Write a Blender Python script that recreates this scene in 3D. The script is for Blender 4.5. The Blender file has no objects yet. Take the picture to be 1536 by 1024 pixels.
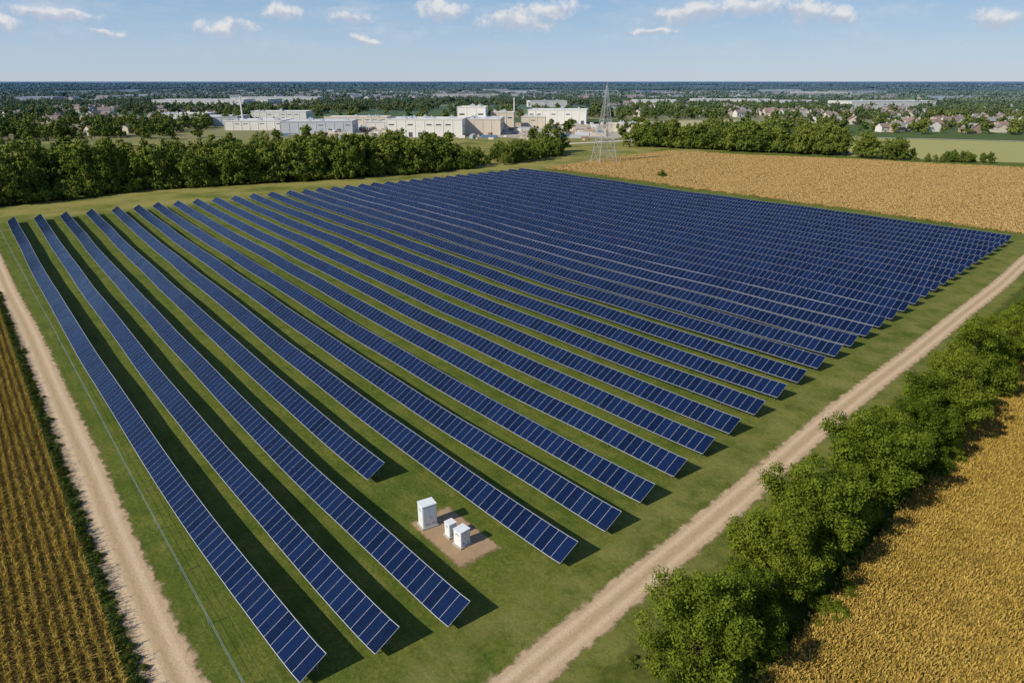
import bpy, math, random
import numpy as np
from mathutils import Vector, Matrix, noise as mnoise
random.seed(7); rng=np.random.default_rng(7)
S=bpy.context.scene
S.view_settings.view_transform='Standard'
S.view_settings.look='None'; S.view_settings.exposure=0
COL=S.collection

# ------------------------------------------------------------ site frame
A=math.radians(39.0)
RD=(-math.sin(A),math.cos(A))      # along panel rows
ND=(math.cos(A),math.sin(A))       # across panel rows
def FW(n,r): return (n*ND[0]+r*RD[0], n*ND[1]+r*RD[1])
def smooth(a,b,x):
    t=min(1,max(0,(x-a)/(b-a))); return t*t*(3-2*t)
def hgt(x,y):
    n=x*ND[0]+y*ND[1]; r=x*RD[0]+y*RD[1]
    d=math.hypot(x,y-150)
    f=1-smooth(260,420,d)
    if f<=0: return 0.0
    z=0.06*math.sin(r*0.15+n*0.02+0.4)+0.17*math.sin(r*0.055-n*0.025+1.1)
    return z*f

# ------------------------------------------------------------ node helpers
class NT:
    def __init__(s,t): s.t=t
    def n(s,typ,**k):
        nd=s.t.nodes.new(typ)
        for a,b in k.items(): setattr(nd,a,b)
        return nd
    def l(s,a,b): s.t.links.new(a,b)
    def put(s,sock,v):
        if isinstance(v,bpy.types.NodeSocket): s.l(v,sock)
        else:
            if isinstance(v,tuple) and len(v)==3 and sock.type=='RGBA': v=(*v,1)
            sock.default_value=v
    def math(s,op,a,b=0.0,c=None,clamp=False):
        nd=s.n('ShaderNodeMath',operation=op); nd.use_clamp=clamp
        s.put(nd.inputs[0],a); s.put(nd.inputs[1],b)
        if c is not None: s.put(nd.inputs[2],c)
        return nd.outputs[0]
    def mix(s,f,a,b,bt='MIX'):
        nd=s.n('ShaderNodeMixRGB',blend_type=bt)
        s.put(nd.inputs[0],f); s.put(nd.inputs[1],a); s.put(nd.inputs[2],b)
        return nd.outputs[0]
    def noise(s,vec,scale,detail=4,rough=0.55,dist=0.0):
        nd=s.n('ShaderNodeTexNoise'); nd.inputs['Scale'].default_value=scale
        nd.inputs['Detail'].default_value=detail; nd.inputs['Roughness'].default_value=rough
        nd.inputs['Distortion'].default_value=dist
        if vec is not None: s.l(vec,nd.inputs['Vector'])
        return nd.outputs['Fac']
    def ss(s,x,a,b,c=0.0,d=1.0):
        nd=s.n('ShaderNodeMapRange',interpolation_type='SMOOTHSTEP')
        s.put(nd.inputs[0],x); nd.inputs[1].default_value=a; nd.inputs[2].default_value=b
        nd.inputs[3].default_value=c; nd.inputs[4].default_value=d
        return nd.outputs[0]
    def vm(s,op,a,b=None):
        nd=s.n('ShaderNodeVectorMath',operation=op)
        s.put(nd.inputs[0],a)
        if b is not None: s.put(nd.inputs[1],b)
        return nd
def newmat(name):
    m=bpy.data.materials.new(name); m.use_nodes=True
    t=NT(m.node_tree); m.node_tree.nodes.clear()
    out=t.n('ShaderNodeOutputMaterial')
    return m,t,out
def pbsdf(t,color,rough=0.8,metal=0.0,spec=0.3):
    b=t.n('ShaderNodeBsdfPrincipled')
    t.put(b.inputs['Base Color'],color); t.put(b.inputs['Roughness'],rough)
    b.inputs['Metallic'].default_value=metal
    b.inputs['Specular IOR Level'].default_value=spec
    return b
def pos(t):
    return t.n('ShaderNodeNewGeometry').outputs['Position']
def haze_tint(t,col,p,amount=0.94,far=2700,tint=(0.105,0.190,0.30)):  # aerial haze painted into the base colour, bluer with distance from the origin
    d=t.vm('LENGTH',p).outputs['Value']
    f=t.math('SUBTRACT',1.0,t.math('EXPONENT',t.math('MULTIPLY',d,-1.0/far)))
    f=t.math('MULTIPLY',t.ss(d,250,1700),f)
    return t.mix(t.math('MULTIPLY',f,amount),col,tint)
def simple(name,color,rough=0.7,metal=0.0,nscale=2.0,namt=0.25,spec=0.3,haze=False):
    m,t,o=newmat(name); p=pos(t)
    f=t.noise(p,nscale,5)
    dark=tuple(c*(1-namt) for c in color); lite=tuple(min(1,c*(1+namt)) for c in color)
    c=t.mix(f,dark,lite)
    if haze: c=haze_tint(t,c,p)
    t.l(pbsdf(t,c,rough,metal,spec).outputs[0],o.inputs[0])
    return m

def mesh_np(name,V,F,mats,midx=None,uv=None,attr=None):
    me=bpy.data.meshes.new(name)
    if isinstance(F,np.ndarray):
        V=np.asarray(V,dtype=np.float32)
        nf,k=F.shape
        me.vertices.add(len(V)); me.vertices.foreach_set('co',V.ravel())
        me.loops.add(nf*k); me.loops.foreach_set('vertex_index',F.astype(np.int32).ravel())
        me.polygons.add(nf); me.polygons.foreach_set('loop_start',np.arange(0,nf*k,k,dtype=np.int32))
        try: me.polygons.foreach_set('loop_total',np.full(nf,k,dtype=np.int32))
        except Exception: pass
    else:
        me.from_pydata([tuple(v) for v in V],[],F)
    for m in mats: me.materials.append(m)
    if midx is not None: me.polygons.foreach_set('material_index',np.asarray(midx,dtype=np.int32))
    me.update(calc_edges=True)
    if uv is not None:
        u=me.uv_layers.new(name='UVMap'); u.data.foreach_set('uv',np.asarray(uv,dtype=np.float32).ravel())
    if attr is not None:
        a=me.attributes.new('tone','FLOAT','POINT'); a.data.foreach_set('value',np.asarray(attr,dtype=np.float32))
    return me
def obj(name,me,parent=None,loc=None,rot=None,link=True):
    o=bpy.data.objects.new(name,me)
    if loc is not None: o.location=loc
    if rot is not None: o.rotation_euler=rot
    if parent: o.parent=parent
    if link: COL.objects.link(o)
    return o
class MB:
    def __init__(s): s.V=[];s.F=[];s.M=[]
    def box(s,c,sz,m=0,rz=0.0):
        cx,cy,cz=c; a,b,h=sz[0]/2,sz[1]/2,sz[2]/2
        ca,sa=math.cos(rz),math.sin(rz); i=len(s.V)
        for dz in(-h,h):
            for dx,dy in((-a,-b),(a,-b),(a,b),(-a,b)):
                s.V.append((cx+dx*ca-dy*sa,cy+dx*sa+dy*ca,cz+dz))
        for f in((0,3,2,1),(4,5,6,7),(0,1,5,4),(1,2,6,5),(2,3,7,6),(3,0,4,7)):
            s.F.append(tuple(i+k for k in f)); s.M.append(m)
    def cone(s,p0,p1,r0,r1,seg=6,m=0,cap=False):
        p0=Vector(p0);p1=Vector(p1); d=(p1-p0)
        if d.length<1e-6: return
        d.normalize(); a=d.orthogonal().normalized(); b=d.cross(a); i=len(s.V)
        for p,r in((p0,r0),(p1,r1)):
            for k in range(seg):
                t=2*math.pi*k/seg; s.V.append(tuple(p+a*(r*math.cos(t))+b*(r*math.sin(t))))
        for k in range(seg):
            k2=(k+1)%seg; s.F.append((i+k,i+k2,i+seg+k2,i+seg+k)); s.M.append(m)
        if cap:
            s.F.append(tuple(i+seg+k for k in range(seg))); s.M.append(m)
    def quad(s,a,b,c,d,m=0):
        i=len(s.V); s.V+= [a,b,c,d]; s.F.append((i,i+1,i+2,i+3)); s.M.append(m)
    def mesh(s,name,mats): return mesh_np(name,s.V,s.F,mats,s.M)

# ------------------------------------------------------------ camera, sun, sky
cam=bpy.data.cameras.new('camera'); cam.lens=24; cam.sensor_width=36; cam.clip_end=200000; cam.clip_start=0.5
co=obj('camera',cam,loc=(0,0,40),rot=(math.radians(90-20.85),0,0)); S.camera=co
SEL=math.radians(36); sh=Vector((-0.83,-0.55,0)).normalized()
sdir=Vector((sh.x*math.cos(SEL),sh.y*math.cos(SEL),math.sin(SEL)))
sl=bpy.data.lights.new('sun','SUN'); sl.energy=4.8; sl.angle=math.radians(0.5); sl.color=(1.0,0.93,0.80)
so=obj('sun',sl,loc=(-60,-60,90)); so.rotation_euler=(-sdir).to_track_quat('-Z','Y').to_euler()

W=bpy.data.worlds.new('World'); S.world=W; W.use_nodes=True
W.node_tree.nodes.clear(); t=NT(W.node_tree)
wo=t.n('ShaderNodeOutputWorld'); bg=t.n('ShaderNodeBackground'); bg.inputs[1].default_value=0.1
sky=t.n('ShaderNodeTexSky',sky_type='NISHITA'); sky.sun_disc=False
sky.sun_elevation=SEL; sky.sun_rotation=math.atan2(sh.x,sh.y)
sky.altitude=50; sky.air_density=1.0; sky.dust_density=0.2; sky.ozone_density=3.0
tc=t.n('ShaderNodeTexCoord'); dirv=t.vm('NORMALIZE',tc.outputs['Generated']).outputs[0]
sp=t.n('ShaderNodeSeparateXYZ'); t.l(dirv,sp.inputs[0])
az=t.math('ARCTAN2',sp.outputs[0],sp.outputs[1]); el=t.math('ARCSINE',sp.outputs[2])
cr=t.n('ShaderNodeValToRGB'); t.l(el,cr.inputs[0]); E=cr.color_ramp.elements
E[0].position=0.0; E[0].color=(.47,.565,.69,1); E[1].position=1.0; E[1].color=(.05,.12,.32,1)
for p_,c_ in((.035,(.42,.55,.72,1)),(.12,(.225,.42,.68,1)),(.30,(.12,.25,.54,1))):
    q=E.new(p_); q.color=c_
grad=t.vm('MULTIPLY',cr.outputs[0],(10,10,10)).outputs[0]
skyc=t.mix(0.82,sky.outputs[0],grad)
cv=t.n('ShaderNodeCombineXYZ'); t.l(az,cv.inputs[0]); t.l(el,cv.inputs[1])
nz=t.n('ShaderNodeTexNoise'); nz.inputs['Scale'].default_value=30; nz.inputs['Detail'].default_value=4; t.l(cv.outputs[0],nz.inputs['Vector'])
warp=t.vm('MULTIPLY',t.vm('SUBTRACT',nz.outputs['Color'],(0.5,0.5,0.5)).outputs[0],(0.044,0.030,0)).outputs[0]
cw=t.vm('ADD',cv.outputs[0],warp).outputs[0]
clouds=[(-.295,.080,34,13),(-.366,.062,44,11),(-.545,.073,54,10),(-.497,.053,24,6),(-.60,.059,26,8),(-.212,.076,34,10),
(-.191,.051,24,6),(-.091,.088,42,14),(.005,.074,60,15),(.045,.089,54,13),(.235,.082,56,15),(.295,.090,64,14),(.368,.083,38,19),
(.411,.075,26,11),(.575,.067,30,12),(.186,.063,34,6),(.72,.09,50,16),(-.75,.085,50,15)]
mx=None; ysum=None
for (ca,ce,rx,ry) in clouds:
    d=t.vm('MULTIPLY',t.vm('SUBTRACT',cw,(ca,ce,0)).outputs[0],(1/(rx*.00125),1/(ry*.00130),0)).outputs[0]
    L=t.vm('LENGTH',d).outputs['Value']; m=t.math('SUBTRACT',1.0,L,clamp=True)
    q=t.n('ShaderNodeSeparateXYZ'); t.l(d,q.inputs[0])
    yl=t.math('MULTIPLY',m,q.outputs[1])
    mx=m if mx is None else t.math('MAXIMUM',mx,m)
    ysum=yl if ysum is None else t.math('ADD',ysum,yl)
fn=t.noise(cv.outputs[0],70,7,0.62)
dens=t.math('ADD',mx,t.math('MULTIPLY',t.math('SUBTRACT',fn,0.5),1.4))
dens=t.math('MULTIPLY',t.ss(dens,0.06,0.80),t.ss(mx,0.0,0.30))
st=t.vm('MULTIPLY',cv.outputs[0],(3.0,16.0,1)).outputs[0]
veil=t.math('MULTIPLY',t.ss(t.noise(st,2.6,6,0.6),0.40,0.8),0.42)
veil=t.math('MULTIPLY',veil,t.ss(el,0.012,0.07))
dens=t.math('MAXIMUM',t.math('MULTIPLY',dens,0.84),veil)
ccol=t.mix(t.ss(t.math('ADD',ysum,t.math('MULTIPLY',t.math('SUBTRACT',fn,.5),.8)),-0.20,0.22),(4.9,5.4,6.4),(8.2,8.0,7.9))
t.l(t.mix(dens,skyc,ccol),bg.inputs[0]); t.l(bg.outputs[0],wo.inputs[0])

# ------------------------------------------------------------ ground
def grass_color(t,p):
    mp=t.n('ShaderNodeMapping'); mp.inputs['Rotation'].default_value=(0,0,-A); t.l(p,mp.inputs[0])
    sv=t.vm('MULTIPLY',mp.outputs[0],(1.0,0.07,1)).outputs[0]
    big=t.noise(p,0.035,5,0.65); med=t.noise(p,0.28,6,0.75); fine=t.noise(p,3.0,6,0.8); stk=t.noise(sv,1.5,5,0.7)
    c=t.mix(t.ss(big,0.3,0.7),(0.090,0.125,0.015),(0.145,0.170,0.024))
    c=t.mix(t.math('MULTIPLY',t.ss(med,0.45,0.70),0.7),c,(0.200,0.195,0.040))
    c=t.mix(t.math('MULTIPLY',t.ss(med,0.32,0.48,1,0),0.65),c,(0.050,0.080,0.010))
    c=t.mix(t.math('MULTIPLY',t.ss(stk,0.50,0.72),0.55),c,(0.24,0.22,0.06))
    c=t.mix(t.math('MULTIPLY',t.ss(stk,0.30,0.46,1,0),0.45),c,(0.050,0.078,0.010))
    c=t.mix(t.math('MULTIPLY',t.ss(fine,0.36,0.60,1,0),0.65),c,(0.048,0.070,0.009))
    return c,fine
m_ground,t,o=newmat('ground_grass'); p=pos(t)
gc,fine=grass_color(t,p)
sp=t.n('ShaderNodeSeparateXYZ'); t.l(p,sp.inputs[0])
dist=t.vm('LENGTH',p).outputs['Value']
rr=t.math('ADD',t.math('MULTIPLY',sp.outputs[0],RD[0]),t.math('MULTIPLY',sp.outputs[1],RD[1]))
# drier, more trodden grass outside the array, along the right-hand road
ee=t.math('MULTIPLY',t.math('SUBTRACT',sp.outputs[0],sp.outputs[1]),0.7071)
side=t.math('MULTIPLY',t.ss(ee,-37,-29),t.ss(t.noise(p,0.22,5,0.7),0.35,0.62))
gc=t.mix(t.math('MULTIPLY',side,0.45),gc,(0.27,0.245,0.075))
dry=t.math('MULTIPLY',t.ss(rr,250,262),t.ss(t.noise(p,0.06,4,0.6),0.30,0.6))
gc=t.mix(t.math('MULTIPLY',dry,0.7),gc,(0.33,0.28,0.085))
vo=t.n('ShaderNodeTexVoronoi'); vo.inputs['Scale'].default_value=0.0035; t.l(p,vo.inputs['Vector'])
cs=t.n('ShaderNodeSeparateColor'); t.l(vo.outputs['Color'],cs.inputs[0])
ff=t.mix(t.ss(cs.outputs[0],0.6,0.7),(0.085,0.125,0.025),(0.28,0.26,0.11))
ff=t.mix(t.ss(cs.outputs[1],0.65,0.7),ff,(0.16,0.21,0.045))
ff=t.mix(t.math('MULTIPLY',t.noise(p,0.02,6,0.7),0.5),ff,(0.045,0.070,0.018))
gc=t.mix(t.ss(dist,480,620),gc,ff)
wood=t.mix(t.noise(p,0.004,8,0.75),(0.02,0.035,0.014),(0.06,0.08,0.03))
gc=t.mix(t.ss(dist,2500,6000),gc,wood)
gc=haze_tint(t,gc,p)
b=pbsdf(t,gc,0.9,0,0.12)
bp=t.n('ShaderNodeBump'); bp.inputs['Strength'].default_value=0.8; bp.inputs['Distance'].default_value=0.16
t.l(fine,bp.inputs['Height']); t.l(bp.outputs[0],b.inputs['Normal']); t.l(b.outputs[0],o.inputs[0])
def axis(lo,hi,step,ext):
    a=list(np.arange(lo,hi+.1,step)); g=step; x=a[-1]
    while x<ext: g*=1.35; x+=g; a.append(x)
    g=step; x=a[0]; pre=[]
    while x>-ext: g*=1.35; x-=g; pre.append(x)
    return np.array(pre[::-1]+a)
xs=axis(-330,400,3.5,70000); ys=axis(-60,500,3.5,70000)
nx,ny=len(xs),len(ys)
V=np.array([(x,y,hgt(x,y)) for y in ys for x in xs])
ii,jj=np.meshgrid(np.arange(nx-1),np.arange(ny-1)); i0=(jj*nx+ii).ravel()
F=np.stack([i0,i0+1,i0+nx+1,i0+nx],1)
gme=mesh_np('ground',V,F,[m_ground]); gme.polygons.foreach_set('use_smooth',np.ones(len(F),dtype=bool))
obj('ground',gme)

# ------------------------------------------------------------ draped sheets
def strip(name,p0,p1,width,mat,zo=0.04,step=3.0,wob=0.25,across=6):
    p0=np.array(p0,float);p1=np.array(p1,float); L=np.linalg.norm(p1-p0); d=(p1-p0)/L; pn=np.array([d[1],-d[0]])
    N=int(L/step)+1; V=[];F=[];uv=[]
    sd=random.random()*100
    for i in range(N+1):
        s=L*i/N; w=wob*(math.sin(s*0.045+sd)+0.5*math.sin(s*0.11+sd*2))
        for k in range(across+1):
            u=k/across; q=p0+d*s+pn*((u-.5)*width+w)
            V.append((q[0],q[1],hgt(q[0],q[1])+zo))
    for i in range(N):
        for k in range(across):
            a=i*(across+1)+k; F.append((a,a+1,a+across+2,a+across+1))
            for (di,dk) in((0,0),(0,1),(1,1),(1,0)): uv.append(((k+dk)/across,(i+di)*L/N/width))
    return obj(name,mesh_np(name,V,F,[mat],uv=uv))
def poly_sheet(name,e0,e1,d0,d1,ax,mat,zo,step=4.0):
    E,D=ax; ne=max(1,int((e1-e0)/step)); nd=max(1,int((d1-d0)/step)); V=[];F=[];uv=[]
    for j in range(nd+1):
        for i in range(ne+1):
            e=e0+(e1-e0)*i/ne; d=d0+(d1-d0)*j/nd
            x=E[0]*e+D[0]*d; y=E[1]*e+D[1]*d; V.append((x,y,hgt(x,y)+zo))
    for j in range(nd):
        for i in range(ne):
            a=j*(ne+1)+i; F.append((a,a+1,a+ne+2,a+ne+1))
            for di,dj in((0,0),(1,0),(1,1),(0,1)): uv.append(((i+di)/ne,(j+dj)/nd))
    return obj(name,mesh_np(name,V,F,[mat],uv=uv))
def quad_sheet(name,c,mat,zo,n=40):
    c=[np.array(q,float) for q in c]; V=[];F=[];uv=[]
    for j in range(n+1):
        for i in range(n+1):
            u=i/n;v=j/n; q=(1-u)*(1-v)*c[0]+u*(1-v)*c[1]+u*v*c[2]+(1-u)*v*c[3]
            V.append((q[0],q[1],hgt(q[0],q[1])+zo))
    for j in range(n):
        for i in range(n):
            a=j*(n+1)+i; F.append((a,a+1,a+n+2,a+n+1))
            for di,dj in((0,0),(1,0),(1,1),(0,1)): uv.append(((i+di)/n,(j+dj)/n))
    return obj(name,mesh_np(name,V,F,[mat],uv=uv))
def edge_mask(t,p,a,b,nsc=0.8,namt=0.12):
    uv=t.n('ShaderNodeUVMap'); s=t.n('ShaderNodeSeparateXYZ'); t.l(uv.outputs[0],s.inputs[0])
    d=t.math('MULTIPLY',t.math('ABSOLUTE',t.math('SUBTRACT',s.outputs[0],0.5)),2.0)
    d=t.math('ADD',d,t.math('MULTIPLY',t.math('SUBTRACT',t.noise(p,nsc,5,0.65),0.5),namt))
    return t.ss(d,a,b,1,0),s
def with_alpha(t,o,shader,fac):
    tr=t.n('ShaderNodeBsdfTransparent'); mx=t.n('ShaderNodeMixShader')
    t.l(fac,mx.inputs[0]); t.l(tr.outputs[0],mx.inputs[1]); t.l(shader,mx.inputs[2]); t.l(mx.outputs[0],o.inputs[0])
m_road,t,o=newmat('dirt_road'); p=pos(t)
mask,s=edge_mask(t,p,0.52,0.74,0.9,0.7)
u=t.math('ABSOLUTE',t.math('SUBTRACT',s.outputs[0],0.5))
c=t.mix(t.noise(p,0.5,6,0.7),(0.38,0.26,0.145),(0.60,0.45,0.28))
rut=t.ss(t.math('ABSOLUTE',t.math('SUBTRACT',u,0.15)),0.02,0.08,1,0)
c=t.mix(t.math('MULTIPLY',rut,0.55),c,(0.66,0.51,0.33))
mid=t.math('MULTIPLY',t.ss(u,0.0,0.07,1,0),t.ss(t.noise(p,0.5,6,0.7),0.36,0.58))
c=t.mix(t.math('MULTIPLY',mid,0.5),c,(0.28,0.23,0.09))
c=t.mix(t.math('MULTIPLY',t.ss(t.noise(p,7,4,0.7),0.5,0.7),0.4),c,(0.30,0.21,0.115))
b=pbsdf(t,c,0.95,0,0.1); bp=t.n('ShaderNodeBump'); bp.inputs['Strength'].default_value=0.6; bp.inputs['Distance'].default_value=0.12
t.l(t.noise(p,3,5,0.7),bp.inputs['Height']); t.l(bp.outputs[0],b.inputs['Normal'])
with_alpha(t,o,b.outputs[0],mask)
E2=(math.sqrt(.5),-math.sqrt(.5)); D2=(math.sqrt(.5),math.sqrt(.5))
def EW(e,d): return (E2[0]*e+D2[0]*d, E2[1]*e+D2[1]*d)
strip('dirt_road',EW(-25.8,5),EW(-25.8,300),4.9,m_road)
strip('dirt_road',FW(4.9,0),FW(3.9,330),5.2,m_road,wob=0.15)

def soil_mat(name,c1,c2,a=0.94,b_=1.0,sc=0.4,namt=0.06):
    m,t,o=newmat(name); p=pos(t)
    c=t.mix(t.noise(p,sc,6,0.7),c1,c2)
    uv=t.n('ShaderNodeUVMap'); s=t.n('ShaderNodeSeparateXYZ'); t.l(uv.outputs[0],s.inputs[0])
    du=t.math('MULTIPLY',t.math('ABSOLUTE',t.math('SUBTRACT',s.outputs[0],0.5)),2)
    dv=t.math('MULTIPLY',t.math('ABSOLUTE',t.math('SUBTRACT',s.outputs[1],0.5)),2)
    d=t.math('ADD',t.math('MAXIMUM',du,dv),t.math('MULTIPLY',t.math('SUBTRACT',t.noise(p,sc*1.7,5,0.6),0.5),namt))
    bb=pbsdf(t,c,0.95,0,0.1); with_alpha(t,o,bb.outputs[0],t.ss(d,a,b_,1,0)); return m
m_cropsoil=soil_mat('crop_stubble_soil',(0.09,0.062,0.018),(0.18,0.125,0.036),0.985,1.0)
m_grainsoil=soil_mat('grain_floor',(0.22,0.145,0.036),(0.34,0.23,0.065),0.985,1.0)
m_wheat=soil_mat('wheat_floor',(0.36,0.23,0.080),(0.50,0.34,0.135),0.98,1.0,0.08,0.03)
m_pad=soil_mat('dirt_pad',(0.27,0.175,0.095),(0.44,0.31,0.185),0.82,0.98,1.2,0.30)
m_green=soil_mat('pale_field',(0.28,0.28,0.09),(0.40,0.37,0.15),0.97,1.0,0.03,0.03)
m_tanf=soil_mat('tan_field',(0.36,0.32,0.17),(0.48,0.42,0.24),0.9,1.0,0.03,0.1)
m_weed=soil_mat('weedy_verge',(0.045,0.072,0.010),(0.12,0.145,0.025),0.6,1.0,0.5,0.5)
poly_sheet('crop_field_soil',-70,2.0,-10,340,(ND,RD),m_cropsoil,0.03)
poly_sheet('crop_field_soil',-13.2,110,10,190,(E2,D2),m_grainsoil,0.03)
poly_sheet('weedy_verge_ground',1.0,4.6,-5,330,(ND,RD),m_weed,0.02)
poly_sheet('weedy_verge_ground',-22.5,-10.5,10,290,(E2,D2),m_weed,0.02)
WQ=[(18,345),(196,128),(335,300),(94,430)]
quad_sheet('wheat_field_ground',WQ,m_wheat,0.05,60)
quad_sheet('pale_field_ground',[(190,400),(420,300),(520,440),(246,545)],m_green,0.05,20)
quad_sheet('tan_field_ground',[(100,640),(250,690),(270,800),(110,760)],m_tanf,0.09,10)
cpx,cpy=-5.6,53.8
poly_sheet('dirt_pad_ground',(cpx*ND[0]+cpy*ND[1])-2.5,(cpx*ND[0]+cpy*ND[1])+2.4,(cpx*RD[0]+cpy*RD[1])-4.9,(cpx*RD[0]+cpy*RD[1])+4.4,(ND,RD),m_pad,0.035,1.0)

# ------------------------------------------------------------ solar rows
m_glass,t,o=newmat('solar_glass')
uv=t.n('ShaderNodeUVMap'); s=t.n('ShaderNodeSeparateXYZ'); t.l(uv.outputs[0],s.inputs[0])
def gridline(x,n,w):
    fr=t.math('FRACT',t.math('MULTIPLY',x,float(n))); a=t.math('ABSOLUTE',t.math('SUBTRACT',fr,0.5))
    return t.math('GREATER_THAN',a,0.5-w)
fx=t.math('FRACT',s.outputs[0]); fy=s.outputs[1]
lines=t.math('MAXIMUM',gridline(fx,6,0.045),gridline(fy,12,0.035))
wn=t.n('ShaderNodeTexWhiteNoise',noise_dimensions='1D'); t.l(t.math('FLOOR',s.outputs[0]),wn.inputs['W'])
base=t.mix(wn.outputs['Value'],(0.0010,0.0045,0.022),(0.004,0.014,0.055))
cellid=t.n('ShaderNodeCombineXYZ'); t.l(t.math('FLOOR',t.math('MULTIPLY',s.outputs[0],6.0)),cellid.inputs[0]); t.l(t.math('FLOOR',t.math('MULTIPLY',fy,12.0)),cellid.inputs[1])
wc=t.n('ShaderNodeTexWhiteNoise',noise_dimensions='2D'); t.l(cellid.outputs[0],wc.inputs['Vector'])
base=t.mix(t.math('MULTIPLY',wc.outputs['Value'],0.5),base,(0.003,0.015,0.065))
c=t.mix(t.math('MULTIPLY',lines,0.30),base,(0.05,0.08,0.16))
rgh=t.ss(t.noise(pos(t),0.5,4,0.6),0.3,0.7,0.16,0.30)
b=pbsdf(t,c,rgh,0,0.30); b.inputs['IOR'].default_value=1.4
t.l(b.outputs[0],o.inputs[0])
m_frame=simple('aluminium_frame',(0.48,0.50,0.54),0.5,0.2,3,0.1)
m_steel=simple('galvanised_steel',(0.22,0.23,0.24),0.5,0.5,3,0.2)
NN=[12.2,17.6,23.2,29.0,34.9,41.2,47.3,53.7,60.0,66.4,73.0,79.7,86.5,93.4]
while len(NN)<33: NN.append(NN[-1]+6.35)
def interp(k,pts):
    for (a,va),(b_,vb) in zip(pts,pts[1:]):
        if a<=k<=b_: return va+(vb-va)*(k-a)/(b_-a)
    return pts[-1][1]
near_pts=[(0,37.4),(1,36.3),(2,35.2),(4,35.1),(5,35.8),(7,37.8),(9,39.6),(13,43.2),(32,55.6)]
dn_pts=[(0,-0.4),(4,4.6),(7,4.4),(13,3.8),(32,-5.5)]
TW=2.14; ZL=0.72; ZH=2.02; MW=1.14
CT=math.atan2(ZH-ZL,TW)
for k in range(33):
    r0=interp(k,near_pts); r1=253.5
    rst=58.0 if k==3 else r0
    n0=NN[k]; dn=interp(k,dn_pts); bow=-1.7 if k<14 else -1.7+1.2*(k-14)/18
    ph=random.random()*6
    def path(r):
        q=max(0,(r-r0)/(r1-r0)); n=n0+dn*q+bow*math.sin(math.pi*min(1,q)**0.7)
        return n+0.05*math.sin(r*0.11+ph)
    def sect(r,off,up,zz=0.0):
        n=path(r); x,y=FW(n,r); z=hgt(x,y)+0.04*math.sin(r*0.23+ph)
        a=off*TW; nn_=n+a-up*math.sin(CT); x,y=FW(nn_,r)
        return (x,y,z+(ZL+ZH)/2+off*(ZH-ZL)+up*math.cos(CT)+zz)
    N=int((r1-rst)/MW)
    V=[];F=[];M=[];UV=[]
    def q4(a,b_,c_,d_,m,uvs=None):
        i=len(V); V.extend([a,b_,c_,d_]); F.append((i,i+1,i+2,i+3)); M.append(m)
        UV.extend(uvs if uvs else [(0,0)]*4)
    uo=k*400
    for i in range(N):
        ra=rst+i*MW+0.004; rb=rst+(i+1)*MW-0.004
        A0=sect(ra,-.5,0);A1=sect(ra,.5,0);B0=sect(rb,-.5,0);B1=sect(rb,.5,0)
        a0=sect(ra,-.5,-.05);a1=sect(ra,.5,-.05);b0=sect(rb,-.5,-.05);b1=sect(rb,.5,-.05)
        q4(A0,A1,B1,B0,1); q4(a0,b0,b1,a1,2)
        q4(a0,a1,A1,A0,1); q4(b1,b0,B0,B1,1); q4(a1,b1,B1,A1,1); q4(b0,a0,A0,B0,1)
        g=0.034/TW; gr=0.016
        q4(sect(ra+gr,-.5+g,.006),sect(ra+gr,.5-g,.006),sect(rb-gr,.5-g,.006),sect(rb-gr,-.5+g,.006),0,
           [(uo+i+.001,0),(uo+i+.001,1),(uo+i+.999,1),(uo+i+.999,0)])
    mb=MB()
    st=4.56; r=rst+0.6
    while r<rst+N*MW-0.3:
        rn=min(r+st,rst+N*MW-0.3)
        for off in(-.27,.27):
            mb.cone(sect(r,off,-.11),sect(rn,off,-.11),.05,.05,4)
        for off,rad in((-.25,.055),(.25,.055)):
            tp=sect(r,off,-.14); mb.cone((tp[0],tp[1],hgt(tp[0],tp[1])-.2),tp,rad,rad,5)
        mb.cone(sect(r,-.46,-.12),sect(r,.46,-.12),.045,.045,4)
        tp=sect(r,.25,-.14); lo=sect(r,-.25,-.14); mb.cone((tp[0],tp[1],hgt(tp[0],tp[1])+.35),(lo[0],lo[1],lo[2]),.03,.03,4)
        r+=st
    off=len(V); V+=mb.V; F+=[tuple(off+j for j in f) for f in mb.F]; M+=[2]*len(mb.F)
    UV+=[(0,0)]*(sum(len(f) for f in mb.F))
    obj('solar_panel_row',mesh_np('solar_panel_row',V,F,[m_glass,m_frame,m_steel],M,uv=UV))

# ------------------------------------------------------------ wire fence
mb=MB(); r=0
pts=[]
while r<300:
    x,y=FW(8.1,r); z=hgt(x,y); pts.append((x,y,z)); mb.cone((x,y,z-.1),(x,y,z+1.15),.04,.035,5,cap=True); r+=8
for a,b_ in zip(pts,pts[1:]):
    for zz in(.6,1.08): mb.cone((a[0],a[1],a[2]+zz),(b_[0],b_[1],b_[2]+zz),.012,.012,3)
obj('wire_fence',mb.mesh('wire_fence',[simple('fence_wire',(0.36,0.42,0.44),0.5,0.4)]))

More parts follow.
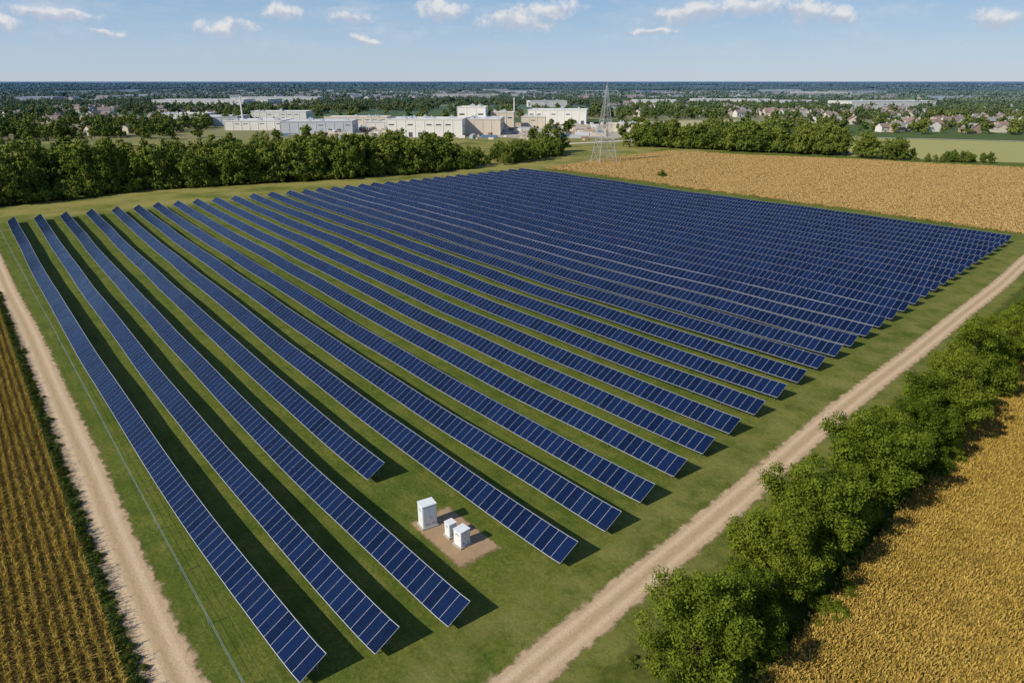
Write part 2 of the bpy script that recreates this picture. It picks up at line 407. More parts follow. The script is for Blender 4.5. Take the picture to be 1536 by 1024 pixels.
# ------------------------------------------------------------ electrical cabinets
m_white=simple('painted_steel_white',(0.72,0.74,0.73),0.45,0,1.5,0.08)
m_grey=simple('cabinet_trim_grey',(0.30,0.33,0.35),0.5,0,2,0.1)
m_conc=simple('concrete',(0.40,0.38,0.35),0.9,0,1.5,0.15)
def cabinet(x,y,w,d,h,rz,nd=2):
    e=obj('electrical_cabinet',None,loc=(x,y,hgt(x,y)),rot=(0,0,rz))
    mb=MB(); mb.box((0,0,.08),(w+.25,d+.25,.24)); obj('plinth',mb.mesh('plinth',[m_conc]),e)
    mb=MB(); mb.box((0,0,.2+h/2),(w,d,h)); obj('body',mb.mesh('body',[m_white]),e)
    mb=MB(); mb.box((0,0,.2+h+.035),(w+.08,d+.08,.07)); obj('roof_cap',mb.mesh('roof_cap',[m_white]),e)
    mb=MB(); dw=(w-.1)/nd
    for s_ in(-1,1):
        for i in range(nd):
            cx=-w/2+.05+dw*(i+.5)
            mb.box((cx,s_*(d/2+.012),.2+h/2),(dw-.04,.024,h-.16),0)
            mb.box((cx+dw*.36,s_*(d/2+.035),.2+h*.5),(.03,.03,.22),1)
            for v in range(4): mb.box((cx,s_*(d/2+.03),.2+h*.13+v*.06),(dw*.5,.015,.02),1)
    for s_ in(-1,1):
        for v in range(4): mb.box((s_*(w/2+.01),0,.2+h*.72+v*.06),(.02,d*.45,.02),1)
    obj('doors_and_vents',mb.mesh('doors',[m_white,m_grey]),e)
cabinet(-8.1,55.2,1.45,1.15,2.3,A-.15,2)
cabinet(-5.75,53.5,.8,.8,1.3,A,1)
cabinet(-4.6,52.2,1.1,1.0,1.5,A+.1,2)

# ------------------------------------------------------------ lattice tower
m_tower=simple('tower_steel',(0.46,0.48,0.50),0.5,0.3,1,0.1)
mb=MB(); tx,ty=48.6,372.0; HT=38.5
def tw(z):
    return 4.9*(1-z/HT)**1.12+0.20
lv=[0]; z=0
while z<HT-1: z+=max(1.4,tw(z)*1.15); lv.append(min(z,HT))
corners=[(-1,-1),(1,-1),(1,1),(-1,1)]
ra=math.radians(20)
def cp(z,c):
    w=tw(z); x,y=c[0]*w,c[1]*w; return (x*math.cos(ra)-y*math.sin(ra),x*math.sin(ra)+y*math.cos(ra),z)
for a,b_ in zip(lv,lv[1:]):
    th=.15 if a<20 else .10
    for i,c in enumerate(corners):
        c2=corners[(i+1)%4]
        mb.cone(cp(a,c),cp(b_,c),th,th,5); mb.cone(cp(b_,c),cp(b_,c2),th*.55,th*.55,4)
        mb.cone(cp(a,c),cp(b_,c2),th*.5,th*.5,4); mb.cone(cp(a,c2),cp(b_,c),th*.5,th*.5,4)
mb.cone((0,0,HT-1),(0,0,HT+1.6),.1,.05,5)
tower=obj('lattice_tower',None,loc=(tx,ty,0)); obj('steel_lattice',mb.mesh('lattice',[m_tower]),tower)
mb=MB()
for c in corners:
    q=cp(0,c); mb.box((q[0],q[1],.2),(1.4,1.4,.9))
obj('footings',mb.mesh('footings',[m_conc]),tower)
mb=MB(); mb.cone((0,0,27),(0,0,27.2),1.1,1.1,10,cap=True)
for a_ in range(3):
    q=(.9*math.cos(a_*2.1),.9*math.sin(a_*2.1)); mb.box((q[0],q[1],34.5),(.25,.25,1.6))
obj('platform_and_antennas',mb.mesh('ant',[m_tower]),tower)

# ------------------------------------------------------------ foliage
def foliage_mat(name,dk,lt,hz=True,mott=0.0,trans=.28):
    m,t,o=newmat(name); p=pos(t)
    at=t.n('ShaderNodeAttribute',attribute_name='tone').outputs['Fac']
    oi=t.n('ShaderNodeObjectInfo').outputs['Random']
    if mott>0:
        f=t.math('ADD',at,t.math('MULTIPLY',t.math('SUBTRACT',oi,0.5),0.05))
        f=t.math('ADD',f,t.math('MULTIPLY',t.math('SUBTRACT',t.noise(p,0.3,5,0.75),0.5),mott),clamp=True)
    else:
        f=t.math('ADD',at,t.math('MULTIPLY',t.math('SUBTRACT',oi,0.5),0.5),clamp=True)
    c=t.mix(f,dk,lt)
    if mott==0: c=t.mix(t.math('MULTIPLY',oi,0.3),c,(lt[0]*1.15,lt[1]*0.9,lt[2]*0.8))
    if hz: c=haze_tint(t,c,p)
    d=t.n('ShaderNodeBsdfDiffuse'); t.put(d.inputs[0],c)
    if trans<=0: t.l(d.outputs[0],o.inputs[0]); return m
    tr=t.n('ShaderNodeBsdfTranslucent'); t.put(tr.inputs[0],c)
    mx=t.n('ShaderNodeMixShader'); mx.inputs[0].default_value=trans
    t.l(d.outputs[0],mx.inputs[1]); t.l(tr.outputs[0],mx.inputs[2]); t.l(mx.outputs[0],o.inputs[0]); return m
m_leaf=foliage_mat('leaf_foliage',(0.045,0.075,0.007),(0.200,0.262,0.030))
m_leaf_far=foliage_mat('leaf_foliage_far',(0.045,0.078,0.013),(0.20,0.25,0.045),trans=0)
m_bark=simple('bark',(0.10,0.075,0.05),0.9,0,4,0.3)
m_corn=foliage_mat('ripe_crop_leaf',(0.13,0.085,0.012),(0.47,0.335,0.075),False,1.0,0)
m_corn2=foliage_mat('dry_crop_leaf',(0.21,0.135,0.022),(0.54,0.37,0.090),False,1.0,0)
m_whe=foliage_mat('wheat_leaf',(0.36,0.235,0.085),(0.58,0.405,0.165),False,0.6,0)

def leaf_cloud(cents,rads,tones,per,size,squash=0.85,rs=0.45):
    K=len(cents); n=K*per
    C=np.repeat(cents,per,0); R=np.repeat(rads,per); T=np.repeat(tones,per)
    d=rng.normal(size=(n,3)); d/=np.linalg.norm(d,axis=1)[:,None]
    rad=R*(rng.random(n)**0.45)*(1+0.12*rng.normal(size=n))
    P=C+d*rad[:,None]*np.array([1,1,squash])
    nrm=d+rs*rng.normal(size=(n,3))+np.array([0,0,.25]); nrm/=np.linalg.norm(nrm,axis=1)[:,None]
    a=np.cross(nrm,rng.normal(size=(n,3))); a/=np.linalg.norm(a,axis=1)[:,None]; b_=np.cross(nrm,a)
    s1=size*(0.6+0.8*rng.random(n))[:,None]; s2=s1*(0.55+0.3*rng.random(n))[:,None]
    V=np.stack([P-a*s1*.6,P-b_*s2*.5+a*s1*.05,P+a*s1*.6,P+b_*s2*.5-a*s1*.05],1).reshape(-1,3)
    F=np.arange(n*4).reshape(-1,4); tone=np.repeat(np.clip(T+0.20*rng.normal(size=n),0,1),4)
    return V,F,tone
def make_tree(name,H,R,low,K,per,size,seed,leaf=None):
    r_=random.Random(seed)
    mb=MB(); lean=(r_.uniform(-.4,.4),r_.uniform(-.4,.4))
    tp=(lean[0],lean[1],H*.70); md=(lean[0]*.4,lean[1]*.4,H*.35)
    mb.cone((0,0,-.2),md,H*.028,H*.02,8); mb.cone(md,tp,H*.02,H*.006,7)
    cents=[];rads=[];tones=[]
    nl=6+r_.randint(0,3); lobes=[]
    for i in range(nl):
        a=2*math.pi*i/nl+r_.uniform(-.4,.4); z=H*r_.uniform(low+.12,.70); q=R*r_.uniform(.42,.66)*(1.15-0.45*z/H)
        lobes.append((q*math.cos(a),q*math.sin(a),z,R*r_.uniform(.36,.5)))
    lobes.append((lean[0],lean[1],H*.80,R*r_.uniform(.38,.5))); lobes.append((lean[0]*.5,lean[1]*.5,H*.55,R*.55))
    for L in lobes:
        b0=Vector(md)*r_.uniform(.7,1.0); e_=b0.lerp(Vector(L[:3]),.9); mid=(e_+b0)/2+Vector((0,0,-.03*H))
        mb.cone(b0,mid,H*.011,H*.007,5); mb.cone(mid,e_,H*.007,H*.003,5)
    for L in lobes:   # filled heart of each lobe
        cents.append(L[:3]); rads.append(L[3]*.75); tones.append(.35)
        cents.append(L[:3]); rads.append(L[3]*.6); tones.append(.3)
    for i in range(K):
        L=r_.choice(lobes); d=Vector((r_.gauss(0,1),r_.gauss(0,1),r_.gauss(0,1))).normalized()
        c=Vector(L[:3])+d*L[3]*r_.uniform(.6,1.0)
        c.z=max(c.z,H*low); c.z=min(c.z,H*.97)
        cents.append(tuple(c)); rads.append(R*r_.uniform(.11,.22)); tones.append(r_.uniform(.25,.8))
    V,F,T=leaf_cloud(np.array(cents),np.array(rads),np.array(tones),per,size)
    o_=len(V); W_=np.array(mb.V); V=np.vstack([V,W_]); F2=np.array([f for f in mb.F if len(f)==4])+o_
    F=np.vstack([F,F2]); mi=np.concatenate([np.zeros(len(F)-len(F2)),np.ones(len(F2))])
    T=np.concatenate([T,np.full(len(W_),.5)])
    return mesh_np(name,V,F,[leaf or m_leaf,m_bark],mi,attr=T)
TM=[make_tree('tree_crown_mesh',9.0,4.3,.10,130,210,.165,s) for s in (11,22,33,44,66)]
BUSH=make_tree('bush_mesh',4.0,2.6,.06,60,140,.15,55)
TM.append(BUSH)
FM=[make_tree('far_tree_mesh',9.0,4.2,.10,74,60,.36,s,m_leaf_far) for s in (12,23,34,45,67)]
FM.append(make_tree('far_bush_mesh',4.0,2.6,.06,40,40,.32,56,m_leaf_far))
NTR=5; IB=5

def src(name,me,col):
    o_=bpy.data.objects.new(name,me); col.objects.link(o_); return o_
srccol=bpy.data.collections.new('tree_models'); farcol=bpy.data.collections.new('far_tree_models')
for i,m in enumerate(TM): src('tree_model_%d'%i,m,srccol)
for i,m in enumerate(FM): src('far_tree_model_%d'%i,m,farcol)
def scatter(name,col,pts,rots,scl,idx):
    me=bpy.data.meshes.new(name); me.from_pydata(pts,[],[])
    a=me.attributes.new('srot','FLOAT_VECTOR','POINT'); a.data.foreach_set('vector',np.array(rots,dtype=np.float32).ravel())
    a=me.attributes.new('sscl','FLOAT_VECTOR','POINT'); a.data.foreach_set('vector',np.array(scl,dtype=np.float32).ravel())
    a=me.attributes.new('sidx','INT','POINT'); a.data.foreach_set('value',np.array(idx,dtype=np.int32))
    ob=obj(name,me)
    g=bpy.data.node_groups.new(name,'GeometryNodeTree')
    g.interface.new_socket('Geometry',in_out='INPUT',socket_type='NodeSocketGeometry')
    g.interface.new_socket('Geometry',in_out='OUTPUT',socket_type='NodeSocketGeometry')
    gi=g.nodes.new('NodeGroupInput'); go=g.nodes.new('NodeGroupOutput')
    ip=g.nodes.new('GeometryNodeInstanceOnPoints'); ci=g.nodes.new('GeometryNodeCollectionInfo')
    ci.inputs['Collection'].default_value=col; ci.inputs['Separate Children'].default_value=True; ci.inputs['Reset Children'].default_value=True
    def na(nm,ty):
        n_=g.nodes.new('GeometryNodeInputNamedAttribute'); n_.data_type=ty; n_.inputs['Name'].default_value=nm
        return n_.outputs['Attribute']
    ip.inputs['Pick Instance'].default_value=True
    L=g.links.new
    L(gi.outputs[0],ip.inputs['Points']); L(ci.outputs[0],ip.inputs['Instance'])
    L(na('sidx','INT'),ip.inputs['Instance Index']); L(na('srot','FLOAT_VECTOR'),ip.inputs['Rotation']); L(na('sscl','FLOAT_VECTOR'),ip.inputs['Scale'])
    L(ip.outputs[0],go.inputs[0])
    md=ob.modifiers.new('scatter','NODES'); md.node_group=g
    return ob

# tree belt beside the right-hand road: individual trees
rb=random.Random(3)
d=35.0
while d<240:
    e=-16.2+rb.uniform(-1.2,1.2)+0.012*(d-40)
    x,y=EW(e,d); s_=0.96+0.20*math.sin(d*0.36+2.2)+rb.uniform(-.10,.12)
    if d<46: s_*=.90
    if d>115: s_*=.90
    ob=obj('tree',TM[rb.randrange(NTR)],loc=(x,y,hgt(x,y)),rot=(0,0,rb.uniform(0,6.28))); ob.scale=(s_*rb.uniform(.9,1.08),s_*rb.uniform(.9,1.08),s_*rb.uniform(.95,1.12))
    d+=rb.uniform(4.4,6.8)
pts=[];ro=[];sc=[];ix=[]
def addp(x,y,s_,i,zs=1.0):
    pts.append((x,y,hgt(x,y))); ro.append((0,0,rb.uniform(0,6.28))); sc.append((s_,s_,s_*zs)); ix.append(i)
for i in range(210):
    d=rb.uniform(33,240); e=-15.6+rb.gauss(0,2.1)+0.012*(d-40)
    x,y=EW(min(max(e,-20.5),-12.6),d); addp(x,y,rb.uniform(.22,.75),IB,rb.uniform(.6,1.1))
scatter('hedge_undergrowth',srccol,pts,ro,sc,ix)
pts=[];ro=[];sc=[];ix=[]
for i in range(520):
    r=rb.uniform(25,170); x,y=FW(2.3+abs(rb.gauss(0,.4)),r); addp(x,y,rb.uniform(.05,.15),IB,rb.uniform(.6,1.1))
for i in range(420):
    d=rb.uniform(33,150); e=rb.choice([-13.6,-20.8])+rb.gauss(0,.7); x,y=EW(e,d); addp(x,y,rb.uniform(.04,.15),IB,rb.uniform(.5,1.0))
scatter('weeds',farcol,pts,ro,sc,ix)

# woodland behind the far row ends
pts=[];ro=[];sc=[];ix=[]
front=[(-330,150),(-230,190),(-176,236),(-138,276),(-92,296),(-44,322),(-18,350)]
def along(fr,s):
    L=[math.dist(a,b_) for a,b_ in zip(fr,fr[1:])]; tot=sum(L); q=s*tot
    for (a,b_,l) in zip(fr,fr[1:],L):
        if q<=l: return (a[0]+(b_[0]-a[0])*q/l,a[1]+(b_[1]-a[1])*q/l,(-(b_[1]-a[1])/l,(b_[0]-a[0])/l))
        q-=l
    a,b_=fr[-2],fr[-1]; l=L[-1]; return (b_[0],b_[1],(-(b_[1]-a[1])/l,(b_[0]-a[0])/l))
for i in range(430):
    s=rb.random(); x,y,nn_=along(front,s); dd=rb.random()**1.1*(70-38*s)
    k_=rb.uniform(1.15,2.3)*(1.08-0.28*s)
    addp(x+nn_[0]*dd,y+nn_[1]*dd,k_,rb.randrange(NTR),rb.uniform(.9,1.18))
for i in range(150):
    s=rb.random(); x,y,nn_=along(front,s); addp(x-nn_[0]*rb.uniform(-3,3),y-nn_[1]*rb.uniform(-3,3),rb.uniform(.8,1.6),IB)
for i in range(45):
    s=rb.random(); x=-22+s*55+rb.gauss(0,3); y=352+s*70+rb.gauss(0,6); addp(x,y,rb.uniform(.6,1.3),rb.randrange(6))
scatter('woodland_trees',farcol,pts,ro,sc,ix)
for (x,y,s_) in [(22,422,2.15),(14,430,1.7),(30,431,1.5),(-56,360,2.0),(-38,352,1.8),(-27,350,1.3)]:
    ob=obj('tree',FM[rb.randrange(NTR)],loc=(x,y,0),rot=(0,0,rb.uniform(0,6))); ob.scale=(s_,s_,s_)
x,y=(67,312); ob=obj('bush',FM[IB],loc=(x,y,hgt(x,y))); ob.scale=(.9,.9,.8)
pts=[];ro=[];sc=[];ix=[]
for i in range(120):
    s=rb.random(); x=84+s*104+rb.gauss(0,2); y=462-s*58+abs(rb.gauss(0,9)); addp(x,y,rb.uniform(.9,2.0),rb.randrange(NTR))
for i in range(46):
    s=rb.random(); x=196+s*55; y=392-s*25+rb.gauss(0,3); addp(x,y,rb.uniform(.3,.7) if s>.3 else rb.uniform(.8,1.6),rb.randrange(6))
scatter('windbreak_trees',farcol,pts,ro,sc,ix)

# ------------------------------------------------------------ distant woodland
def nse(x,y,s,o_=0): return mnoise.fractal(Vector((x*s+o_,y*s-o_,o_)),1.0,2.0,4)
def blocked(x,y):
    if -270<x<165 and 430<y<770: return rb.random()>.045
    if -270<x<60 and 770<y<840: return rb.random()<.6
    if 190<x<470 and 300<y<560: return True
    if 100<x<270 and 640<y<800: return True
    if x<190 and y<470: return True
    if x>60 and y<480: return True
    if x<-180 and y<440+ (x+180)*0.2 : return True
    return False
fcol2=bpy.data.collections.new('distant_tree_models')
DM=[make_tree('distant_tree_mesh',9.0,4.3,.08,34,22,.80,s,m_leaf_far) for s in (13,24,35,46)]
for i,m in enumerate(DM): src('distant_tree_model_%d'%i,m,fcol2)
pts=[];ro=[];sc=[];ix=[]
for i in range(9500):
    th=rb.uniform(-.82,.82); R_=math.sqrt(rb.uniform(430**2,1500**2)); x=R_*math.sin(th); y=R_*math.cos(th)
    if blocked(x,y): continue
    v=nse(x,y,0.004,3.3)
    if v<-0.12+0.1*rb.random():
        if rb.random()>.10: continue
    addp(x,y,rb.uniform(.8,1.6),rb.randrange(4))
scatter('distant_trees',fcol2,pts,ro,sc,ix)
cl=[];rd=[];tn=[]
rc=random.Random(9)
for i in range(34):
    cx,cy=rc.uniform(-36,36),rc.uniform(-36,36); hh=rc.uniform(8,14); tt=rc.uniform(.15,.7)
    for j in range(2): cl.append((cx+rc.gauss(0,2),cy+rc.gauss(0,2),hh*rc.uniform(.45,.85))); rd.append(rc.uniform(3.4,5.2)); tn.append(tt)
V,F,T=leaf_cloud(np.array(cl),np.array(rd),np.array(tn),22,3.0)
V[:,2]=np.maximum(V[:,2],0)
clm=mesh_np('woodland_clump',V,F,[m_leaf_far],attr=T)
ccol2=bpy.data.collections.new('clump_models'); src('clump',clm,ccol2)
pts=[];ro=[];sc=[];ix=[]
for i in range(2300):
    th=rb.uniform(-.82,.82); R_=math.sqrt(rb.uniform(1450**2,4500**2)); x=R_*math.sin(th); y=R_*math.cos(th)
    if nse(x,y,0.0022,7.7)<-0.15: continue
    addp(x,y,1.0,0,rb.uniform(.8,1.2))
for i in range(2300):
    th=rb.uniform(-.82,.82); R_=math.sqrt(rb.uniform(4300**2,14000**2)); x=R_*math.sin(th); y=R_*math.cos(th)
    if nse(x,y,0.0010,1.7)<-0.18: continue
    pts.append((x,y,0)); ro.append((0,0,rb.uniform(0,6))); sc.append((2.9,2.9,rb.uniform(1.0,1.7))); ix.append(0)
scatter('horizon_woodland',ccol2,pts,ro,sc,ix)

# ------------------------------------------------------------ crops
def corn_patch(name,mat,hh,rows,sp_,L,pl,nb,wid,seed):
    r_=np.random.default_rng(seed); V=[];T=[]
    for j in range(rows):
        yj=(j-(rows-1)/2)*sp_
        for i in range(int(L/pl)):
            x0=-L/2+pl*(i+.5)+r_.normal()*.07; y0=yj+r_.normal()*.09; H_=hh*(1+.13*r_.normal()); tt=r_.random()
            for b_ in range(nb):
                a=r_.random()*6.28; z0=H_*r_.uniform(.25,.95); ln=r_.uniform(.15,.38); ca,sa=math.cos(a),math.sin(a)
                p0=np.array([x0,y0,z0]); p1=p0+np.array([ca*ln,sa*ln,r_.uniform(-.05,.25)]); pr=np.array([-sa,ca,0])*wid
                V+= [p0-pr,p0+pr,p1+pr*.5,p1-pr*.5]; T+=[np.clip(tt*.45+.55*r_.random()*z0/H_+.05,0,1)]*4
            a=r_.random()*6.28; pr=np.array([math.cos(a),math.sin(a),0])*wid*.8
            p0=np.array([x0,y0,0]);p1=np.array([x0+r_.normal()*.05,y0+r_.normal()*.05,H_*1.08])
            V+=[p0-pr,p0+pr,p1+pr,p1-pr]; T+=[.7*tt+.2]*4
    V=np.array(V); F=np.arange(len(V)).reshape(-1,4)
    return mesh_np(name,V,F,[mat],attr=T)
def grain_patch(name,mat,hh,Lx,Ly,cnt,wid,seed,rows=0,wob=.10,jit=.24):
    r_=np.random.default_rng(seed)
    x=r_.uniform(-Lx/2,Lx/2,cnt); y=r_.uniform(-Ly/2,Ly/2,cnt)
    if rows:
        sp=Ly/rows; y=(np.round(y/sp-.5)+.5)*sp+r_.normal(size=cnt)*sp*jit
    H=hh*(1+.13*r_.normal(size=cnt)); a=r_.uniform(0,6.28,cnt); w=wid*(.7+.6*r_.random(cnt))
    px=np.cos(a)*w; py=np.sin(a)*w; lx=r_.normal(size=cnt)*wob; ly=r_.normal(size=cnt)*wob
    z=np.zeros(cnt)
    q1=np.stack([np.stack([x-px,y-py,z],1),np.stack([x+px,y+py,z],1),np.stack([x+lx+px,y+ly+py,H*.85],1),np.stack([x+lx-px,y+ly-py,H*.85],1)],1)
    hx=x+lx*1.1;hy=y+ly*1.1; dx=np.cos(a+1.5+r_.normal(size=cnt))*.16; dy=np.sin(a+1.5)*.16; w2=1.5
    q2=np.stack([np.stack([hx-px*w2,hy-py*w2,H*.80],1),np.stack([hx+px*w2,hy+py*w2,H*.80],1),np.stack([hx+dx+px*w2,hy+dy+py*w2,H*1.02],1),np.stack([hx+dx-px*w2,hy+dy-py*w2,H*1.02],1)],1)
    V=np.concatenate([q1,q2]).reshape(-1,3); tt=r_.random(cnt); T=np.concatenate([np.repeat(tt*.5+.1,4),np.repeat(tt*.45+.40,4)])
    return mesh_np(name,V,np.arange(len(V)).reshape(-1,4),[mat],attr=T)
pcol=bpy.data.collections.new('crop_models')
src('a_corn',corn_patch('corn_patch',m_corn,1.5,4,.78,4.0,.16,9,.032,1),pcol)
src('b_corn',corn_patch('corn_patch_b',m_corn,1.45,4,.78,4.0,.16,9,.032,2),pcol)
src('c_grain',grain_patch('grain_patch',m_corn2,.85,4.1,3.1,2200,.022,3,7,.12,.33),pcol)
src('d_grain',grain_patch('grain_patch_b',m_corn2,.82,4.1,3.1,2200,.022,4,7,.12,.33),pcol)
src('e_wheat',grain_patch('wheat_patch',m_whe,.45,7.4,7.2,1100,.07,5,0,.15),pcol)
src('f_wheat',grain_patch('wheat_patch_b',m_whe,.45,7.4,7.2,1100,.07,6,0,.15),pcol)
pts=[];ro=[];sc=[];ix=[]
angR=math.atan2(RD[1],RD[0]); angD=math.atan2(D2[1],D2[0])
n=2.0-1.56
while n>-26:
    r=16
    while r<170:
        x,y=FW(n,r); pts.append((x,y,hgt(x,y)+.02)); ro.append((0,0,angR+(math.pi if rb.random()<.5 else 0))); sc.append((1,1,rb.uniform(.92,1.06))); ix.append(rb.randrange(2)); r+=3.95
    n-=3.12
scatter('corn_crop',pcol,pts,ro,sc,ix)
pts=[];ro=[];sc=[];ix=[]
e=-13.0+1.5
while e<48:
    d=26
    while d<175:
        if e-d*0.9<10:
            x,y=EW(e,d); pts.append((x,y,hgt(x,y)+.02)); ro.append((0,0,angD+(math.pi if rb.random()<.5 else 0))); sc.append((1,1,rb.uniform(.92,1.06))); ix.append(2+rb.randrange(2))
        d+=3.95
    e+=3.1
scatter('grain_crop',pcol,pts,ro,sc,ix)
pts=[];ro=[];sc=[];ix=[]
c=[np.array(q,float) for q in WQ]
NU,NV=42,30
for j in range(NV):
    for i in range(NU):
        u=(i+.5)/NU; v=(j+.5)/NV; q=(1-u)*(1-v)*c[0]+u*(1-v)*c[1]+u*v*c[2]+(1-u)*v*c[3]
        pts.append((q[0]+rb.uniform(-.8,.8),q[1]+rb.uniform(-.8,.8),hgt(q[0],q[1]))); ro.append((0,0,rb.uniform(0,6.28))); sc.append((1.05,1.05,1)); ix.append(4+rb.randrange(2))
scatter('wheat_crop',pcol,pts,ro,sc,ix)

# ------------------------------------------------------------ industrial estate
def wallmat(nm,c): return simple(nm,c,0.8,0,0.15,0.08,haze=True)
mw_white=wallmat('cladding_white',(0.74,0.71,0.65)); mw_cream=wallmat('cladding_cream',(0.64,0.56,0.45)); mw_grey=wallmat('cladding_grey',(0.46,0.48,0.50))
mw_roof=wallmat('roof_membrane',(0.60,0.60,0.60)); mw_dark=wallmat('window_glass_dark',(0.09,0.10,0.12)); mw_tan=wallmat('brick_tan',(0.40,0.30,0.22)); mw_dkroof=wallmat('roof_dark',(0.20,0.20,0.22))
def building(name,x,y,w,d,h,rz,wm,rm,win=0.8,docks=0.2,units=4,seed=0):
    r_=random.Random(seed); e=obj(name,None,loc=(x,y,0),rot=(0,0,math.radians(rz)))
    mb=MB(); mb.box((0,0,h/2),(w,d,h))
    nb=max(3,int(w/7))
    for i in range(nb+1):
        for s_ in(-1,1): mb.box((-w/2+w*i/nb*.996+.1,s_*(d/2+.1),h/2-.2),(.35,.2,h-.5))
    obj('walls',mb.mesh('walls',[wm]),e)
    mb=MB(); pw=.5
    mb.box((0,-d/2,h+.35),(w+.5,pw,.7)); mb.box((0,d/2,h+.35),(w+.5,pw,.7)); mb.box((-w/2,0,h+.35),(pw,d-pw-.01,.7)); mb.box((w/2,0,h+.35),(pw,d-pw-.01,.7)); mb.box((0,0,h+.05),(w-pw,d-pw,.1),1)
    obj('roof',mb.mesh('roof',[wm,rm]),e)
    mb=MB()
    for i in range(nb):
        cx=-w/2+w*(i+.5)/nb
        for s_ in(-1,1):
            if r_.random()<win*.5: mb.box((cx,s_*(d/2+.05),h*.72),(w/nb*.55,.16,h*.07))
            if r_.random()<docks: mb.box((cx,s_*(d/2+.06),1.8),(w/nb*.4,.18,3.4))
    for i in range(max(2,int(d/9))):
        cy=-d/2+d*(i+.5)/max(2,int(d/9))
        for s_ in(-1,1): mb.box((s_*(w/2+.05),cy,h*.6),(.16,3,h*.1))
    obj('windows_and_doors',mb.mesh('windows',[mw_dark]),e)
    mb=MB()
    for i in range(units):
        a,b_=r_.uniform(-.4,.4)*w,r_.uniform(-.4,.4)*d; q=r_.uniform(1.0,2.0); mb.box((a,b_,h+.1+q/2),(r_.uniform(2,5),r_.uniform(2,4),q)); mb.cone((a,b_,h+q),(a,b_,h+q+1),.5,.5,8,cap=True)
    if units: obj('rooftop_units',mb.mesh('units',[mw_grey]),e)
    return e
B=building
B('factory_building',-66,562,58,34,12.5,-3,mw_white,mw_roof,seed=1,units=6)
B('factory_building',-22,590,28,50,11.5,-3,mw_cream,mw_roof,seed=2)
B('process_hall_building',-34,625,24,26,19,-3,mw_white,mw_roof,seed=3)
B('process_hall_building',-8,640,20,22,14,-3,mw_cream,mw_roof,seed=31)
B('warehouse_building',47,730,58,36,13,-8,mw_white,mw_roof,seed=4)
B('warehouse_building',-161,600,58,34,9,4,mw_grey,mw_roof,seed=5)
B('warehouse_building',-226,640,50,36,7.5,4,mw_white,mw_roof,seed=6)
B('warehouse_building',-285,700,44,40,8,4,mw_grey,mw_roof,seed=7)
B('warehouse_building',-345,760,50,34,8,4,mw_white,mw_roof,seed=71)
B('warehouse_building',-255,790,64,30,9,2,mw_white,mw_roof,seed=72)
B('warehouse_building',-417,1290,150,50,13,2,mw_white,mw_roof,seed=73)
B('warehouse_building',-150,700,60,26,7.5,0,mw_cream,mw_roof,seed=8)
B('warehouse_building',372,1230,130,50,11,-5,mw_white,mw_roof,seed=74)
B('warehouse_building',232,1180,70,40,11,-5,mw_white,mw_roof,seed=75)
B('office_building',20,665,22,14,9,-5,mw_cream,mw_roof,seed=9)
B('office_building',98,610,34,14,6,-6,mw_cream,mw_roof,seed=10)
B('office_building',-118,640,24,14,6,5,mw_white,mw_roof,seed=11)
rB=random.Random(77)
for i in range(22):
    th=rB.uniform(-.68,.55); R_=rB.uniform(1100,2600); x=R_*math.sin(th); y=R_*math.cos(th)
    B('warehouse_building',x,y,rB.uniform(60,150),rB.uniform(30,55),rB.uniform(9,14),rB.uniform(-12,12),rB.choice([mw_white,mw_white,mw_cream,mw_grey]),rB.choice([mw_roof,mw_roof,mw_dkroof]),seed=100+i,units=2)
m_yard=soil_mat('yard_gravel',(0.30,0.26,0.19),(0.54,0.48,0.39),0.8,1.0,0.03,0.7)
quad_sheet('gravel_yard_ground',[(-200,545),(130,515),(170,720),(-270,760)],m_yard,0.06,12)
m_path=soil_mat('gravel_track',(0.48,0.42,0.33),(0.60,0.54,0.44),0.9,1.0,0.2,0.1)
quad_sheet('gravel_track_ground',[(20,470),(180,560),(176,566),(14,477)],m_path,0.12,10)
quad_sheet('gravel_track_ground',[(246,549),(540,430),(541,434),(247,553)],m_path,0.12,10)
for (x,y,h) in [(-246,655,27),(2,660,26)]:
    e=obj('chimney_stack',None,loc=(x,y,0)); mb=MB(); mb.cone((0,0,0),(0,0,h),.8,.5,12,cap=True); mb.cone((0,0,0),(0,0,3),1.6,1.3,12,cap=True); obj('stack_shaft',mb.mesh('stack',[mw_white]),e)
    mb=MB(); mb.cone((0,0,h-2),(0,0,h-1.2),.8,.8,12,cap=True); mb.cone((0,0,h*.6),(0,0,h*.6+.5),1.0,1.0,12,cap=True); obj('stack_rings',mb.mesh('rings',[mw_grey]),e)
mb=MB(); mats=[mw_white,mw_cream,mw_grey,mw_tan,wallmat('container_rust',(0.30,0.17,0.11)),wallmat('container_blue',(0.12,0.18,0.28))]
for i in range(340):
    x=rB.uniform(-180,140); y=rB.uniform(515,720); q=rB.choice([(6,2.4,2.4),(12,2.4,2.4),(4,3,1.2),(5,4,1.8),(2,2,1.0),(2,1.6,1.0)])
    mb.box((x,y,q[2]/2),q,rB.choice([0,1,1,1,2,3,3,4,5]),rB.choice([-.05,1.52])+rB.gauss(0,.15))
obj('yard_containers',mb.mesh('yard_containers',mats))

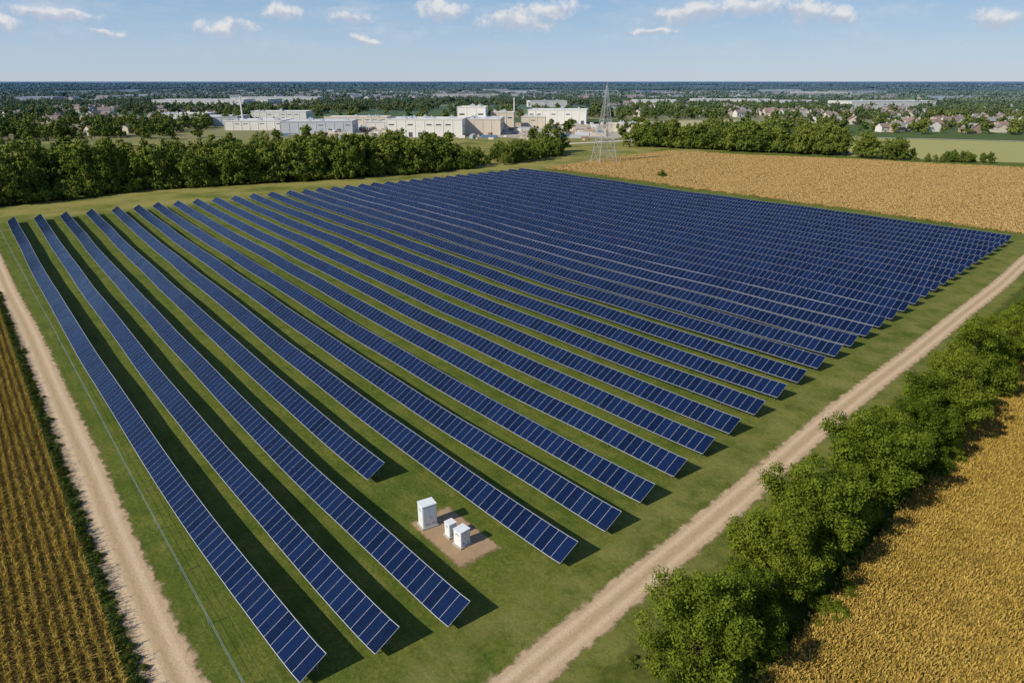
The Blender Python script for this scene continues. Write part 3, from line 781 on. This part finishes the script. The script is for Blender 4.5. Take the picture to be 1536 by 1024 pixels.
# ------------------------------------------------------------ houses
def house(name,wm,rm,w,d,h,seed):
    mb=MB(); mb.box((0,0,h/2),(w,d,h),0); rh=d*.36; o_=.5
    a=[(-w/2-o_,-d/2-o_,h-.15),(w/2+o_,-d/2-o_,h-.15),(w/2+o_,0,h+rh),(-w/2-o_,0,h+rh),(w/2+o_,d/2+o_,h-.15),(-w/2-o_,d/2+o_,h-.15)]
    mb.quad(a[0],a[1],a[2],a[3],1); mb.quad(a[3],a[2],a[4],a[5],1)
    i=len(mb.V); mb.V+=[(-w/2,-d/2,h),(-w/2,d/2,h),(-w/2,0,h+rh-.1),(w/2,-d/2,h),(w/2,d/2,h),(w/2,0,h+rh-.1)]; mb.F+=[(i,i+1,i+2),(i+3,i+5,i+4)]; mb.M+=[0,0]
    mb.box((w*.28,0.8,h+rh*.9),(.9,.9,2.2),0)
    for k in range(4):
        for s_ in(-1,1):
            if k!=1: mb.box((-w/2+w*(k+.5)/4,s_*(d/2+.03),h*.55),(1.3,.1,1.4),2)
    mb.box((-w/2+w*1.5/4,-(d/2+.03),1.05),(1.1,.1,2.1),2)
    mb.box((w/2+2.4,0,1.4),(4.8,d*.7,2.8),0); mb.box((w/2+2.4,0,2.9),(5.2,d*.75,.2),1)
    return mb.mesh(name,[wm,rm,mw_dark])
mr_red=wallmat('roof_tile_red',(0.28,0.18,0.13)); mr_brown=wallmat('roof_shingle_brown',(0.24,0.18,0.15)); mr_gr=wallmat('roof_shingle_grey',(0.30,0.28,0.27))
hw1=wallmat('render_beige',(0.56,0.49,0.40)); hw2=wallmat('siding_offwhite',(0.66,0.62,0.56))
hc=bpy.data.collections.new('house_models')
src('h0',house('house0',hw1,mr_red,13,9,4.2,0),hc); src('h1',house('house1',hw2,mr_brown,12,9,4.8,0),hc); src('h2',house('house2',mw_tan,mr_gr,12,9,4.2,0),hc); src('h3',house('house3',hw1,mr_brown,11,8,4.4,0),hc)
pts=[];ro=[];sc=[];ix=[]
def town(x0,x1,y0,y1,n_,s_=1.0):
    for i in range(n_):
        x=rb.uniform(x0,x1); y=rb.uniform(y0,y1); pts.append((x,y,0)); ro.append((0,0,rb.choice([0,1.57,.3,1.2])+rb.gauss(0,.1))); k=s_*rb.uniform(.85,1.2); sc.append((k,k,k)); ix.append(rb.randrange(4))
town(300,760,590,1000,250); town(150,420,850,1300,110); town(-700,-300,560,1200,150); town(-900,900,1400,2400,340,1.5)
scatter('suburb_houses',hc,pts,ro,sc,ix)
pts=[];ro=[];sc=[];ix=[]
for i in range(520):
    x=rb.uniform(270,780); y=rb.uniform(590,1020); addp(x,y,rb.uniform(.5,1.1),rb.randrange(4))
scatter('suburb_trees',fcol2,pts,ro,sc,ix)
print('done')
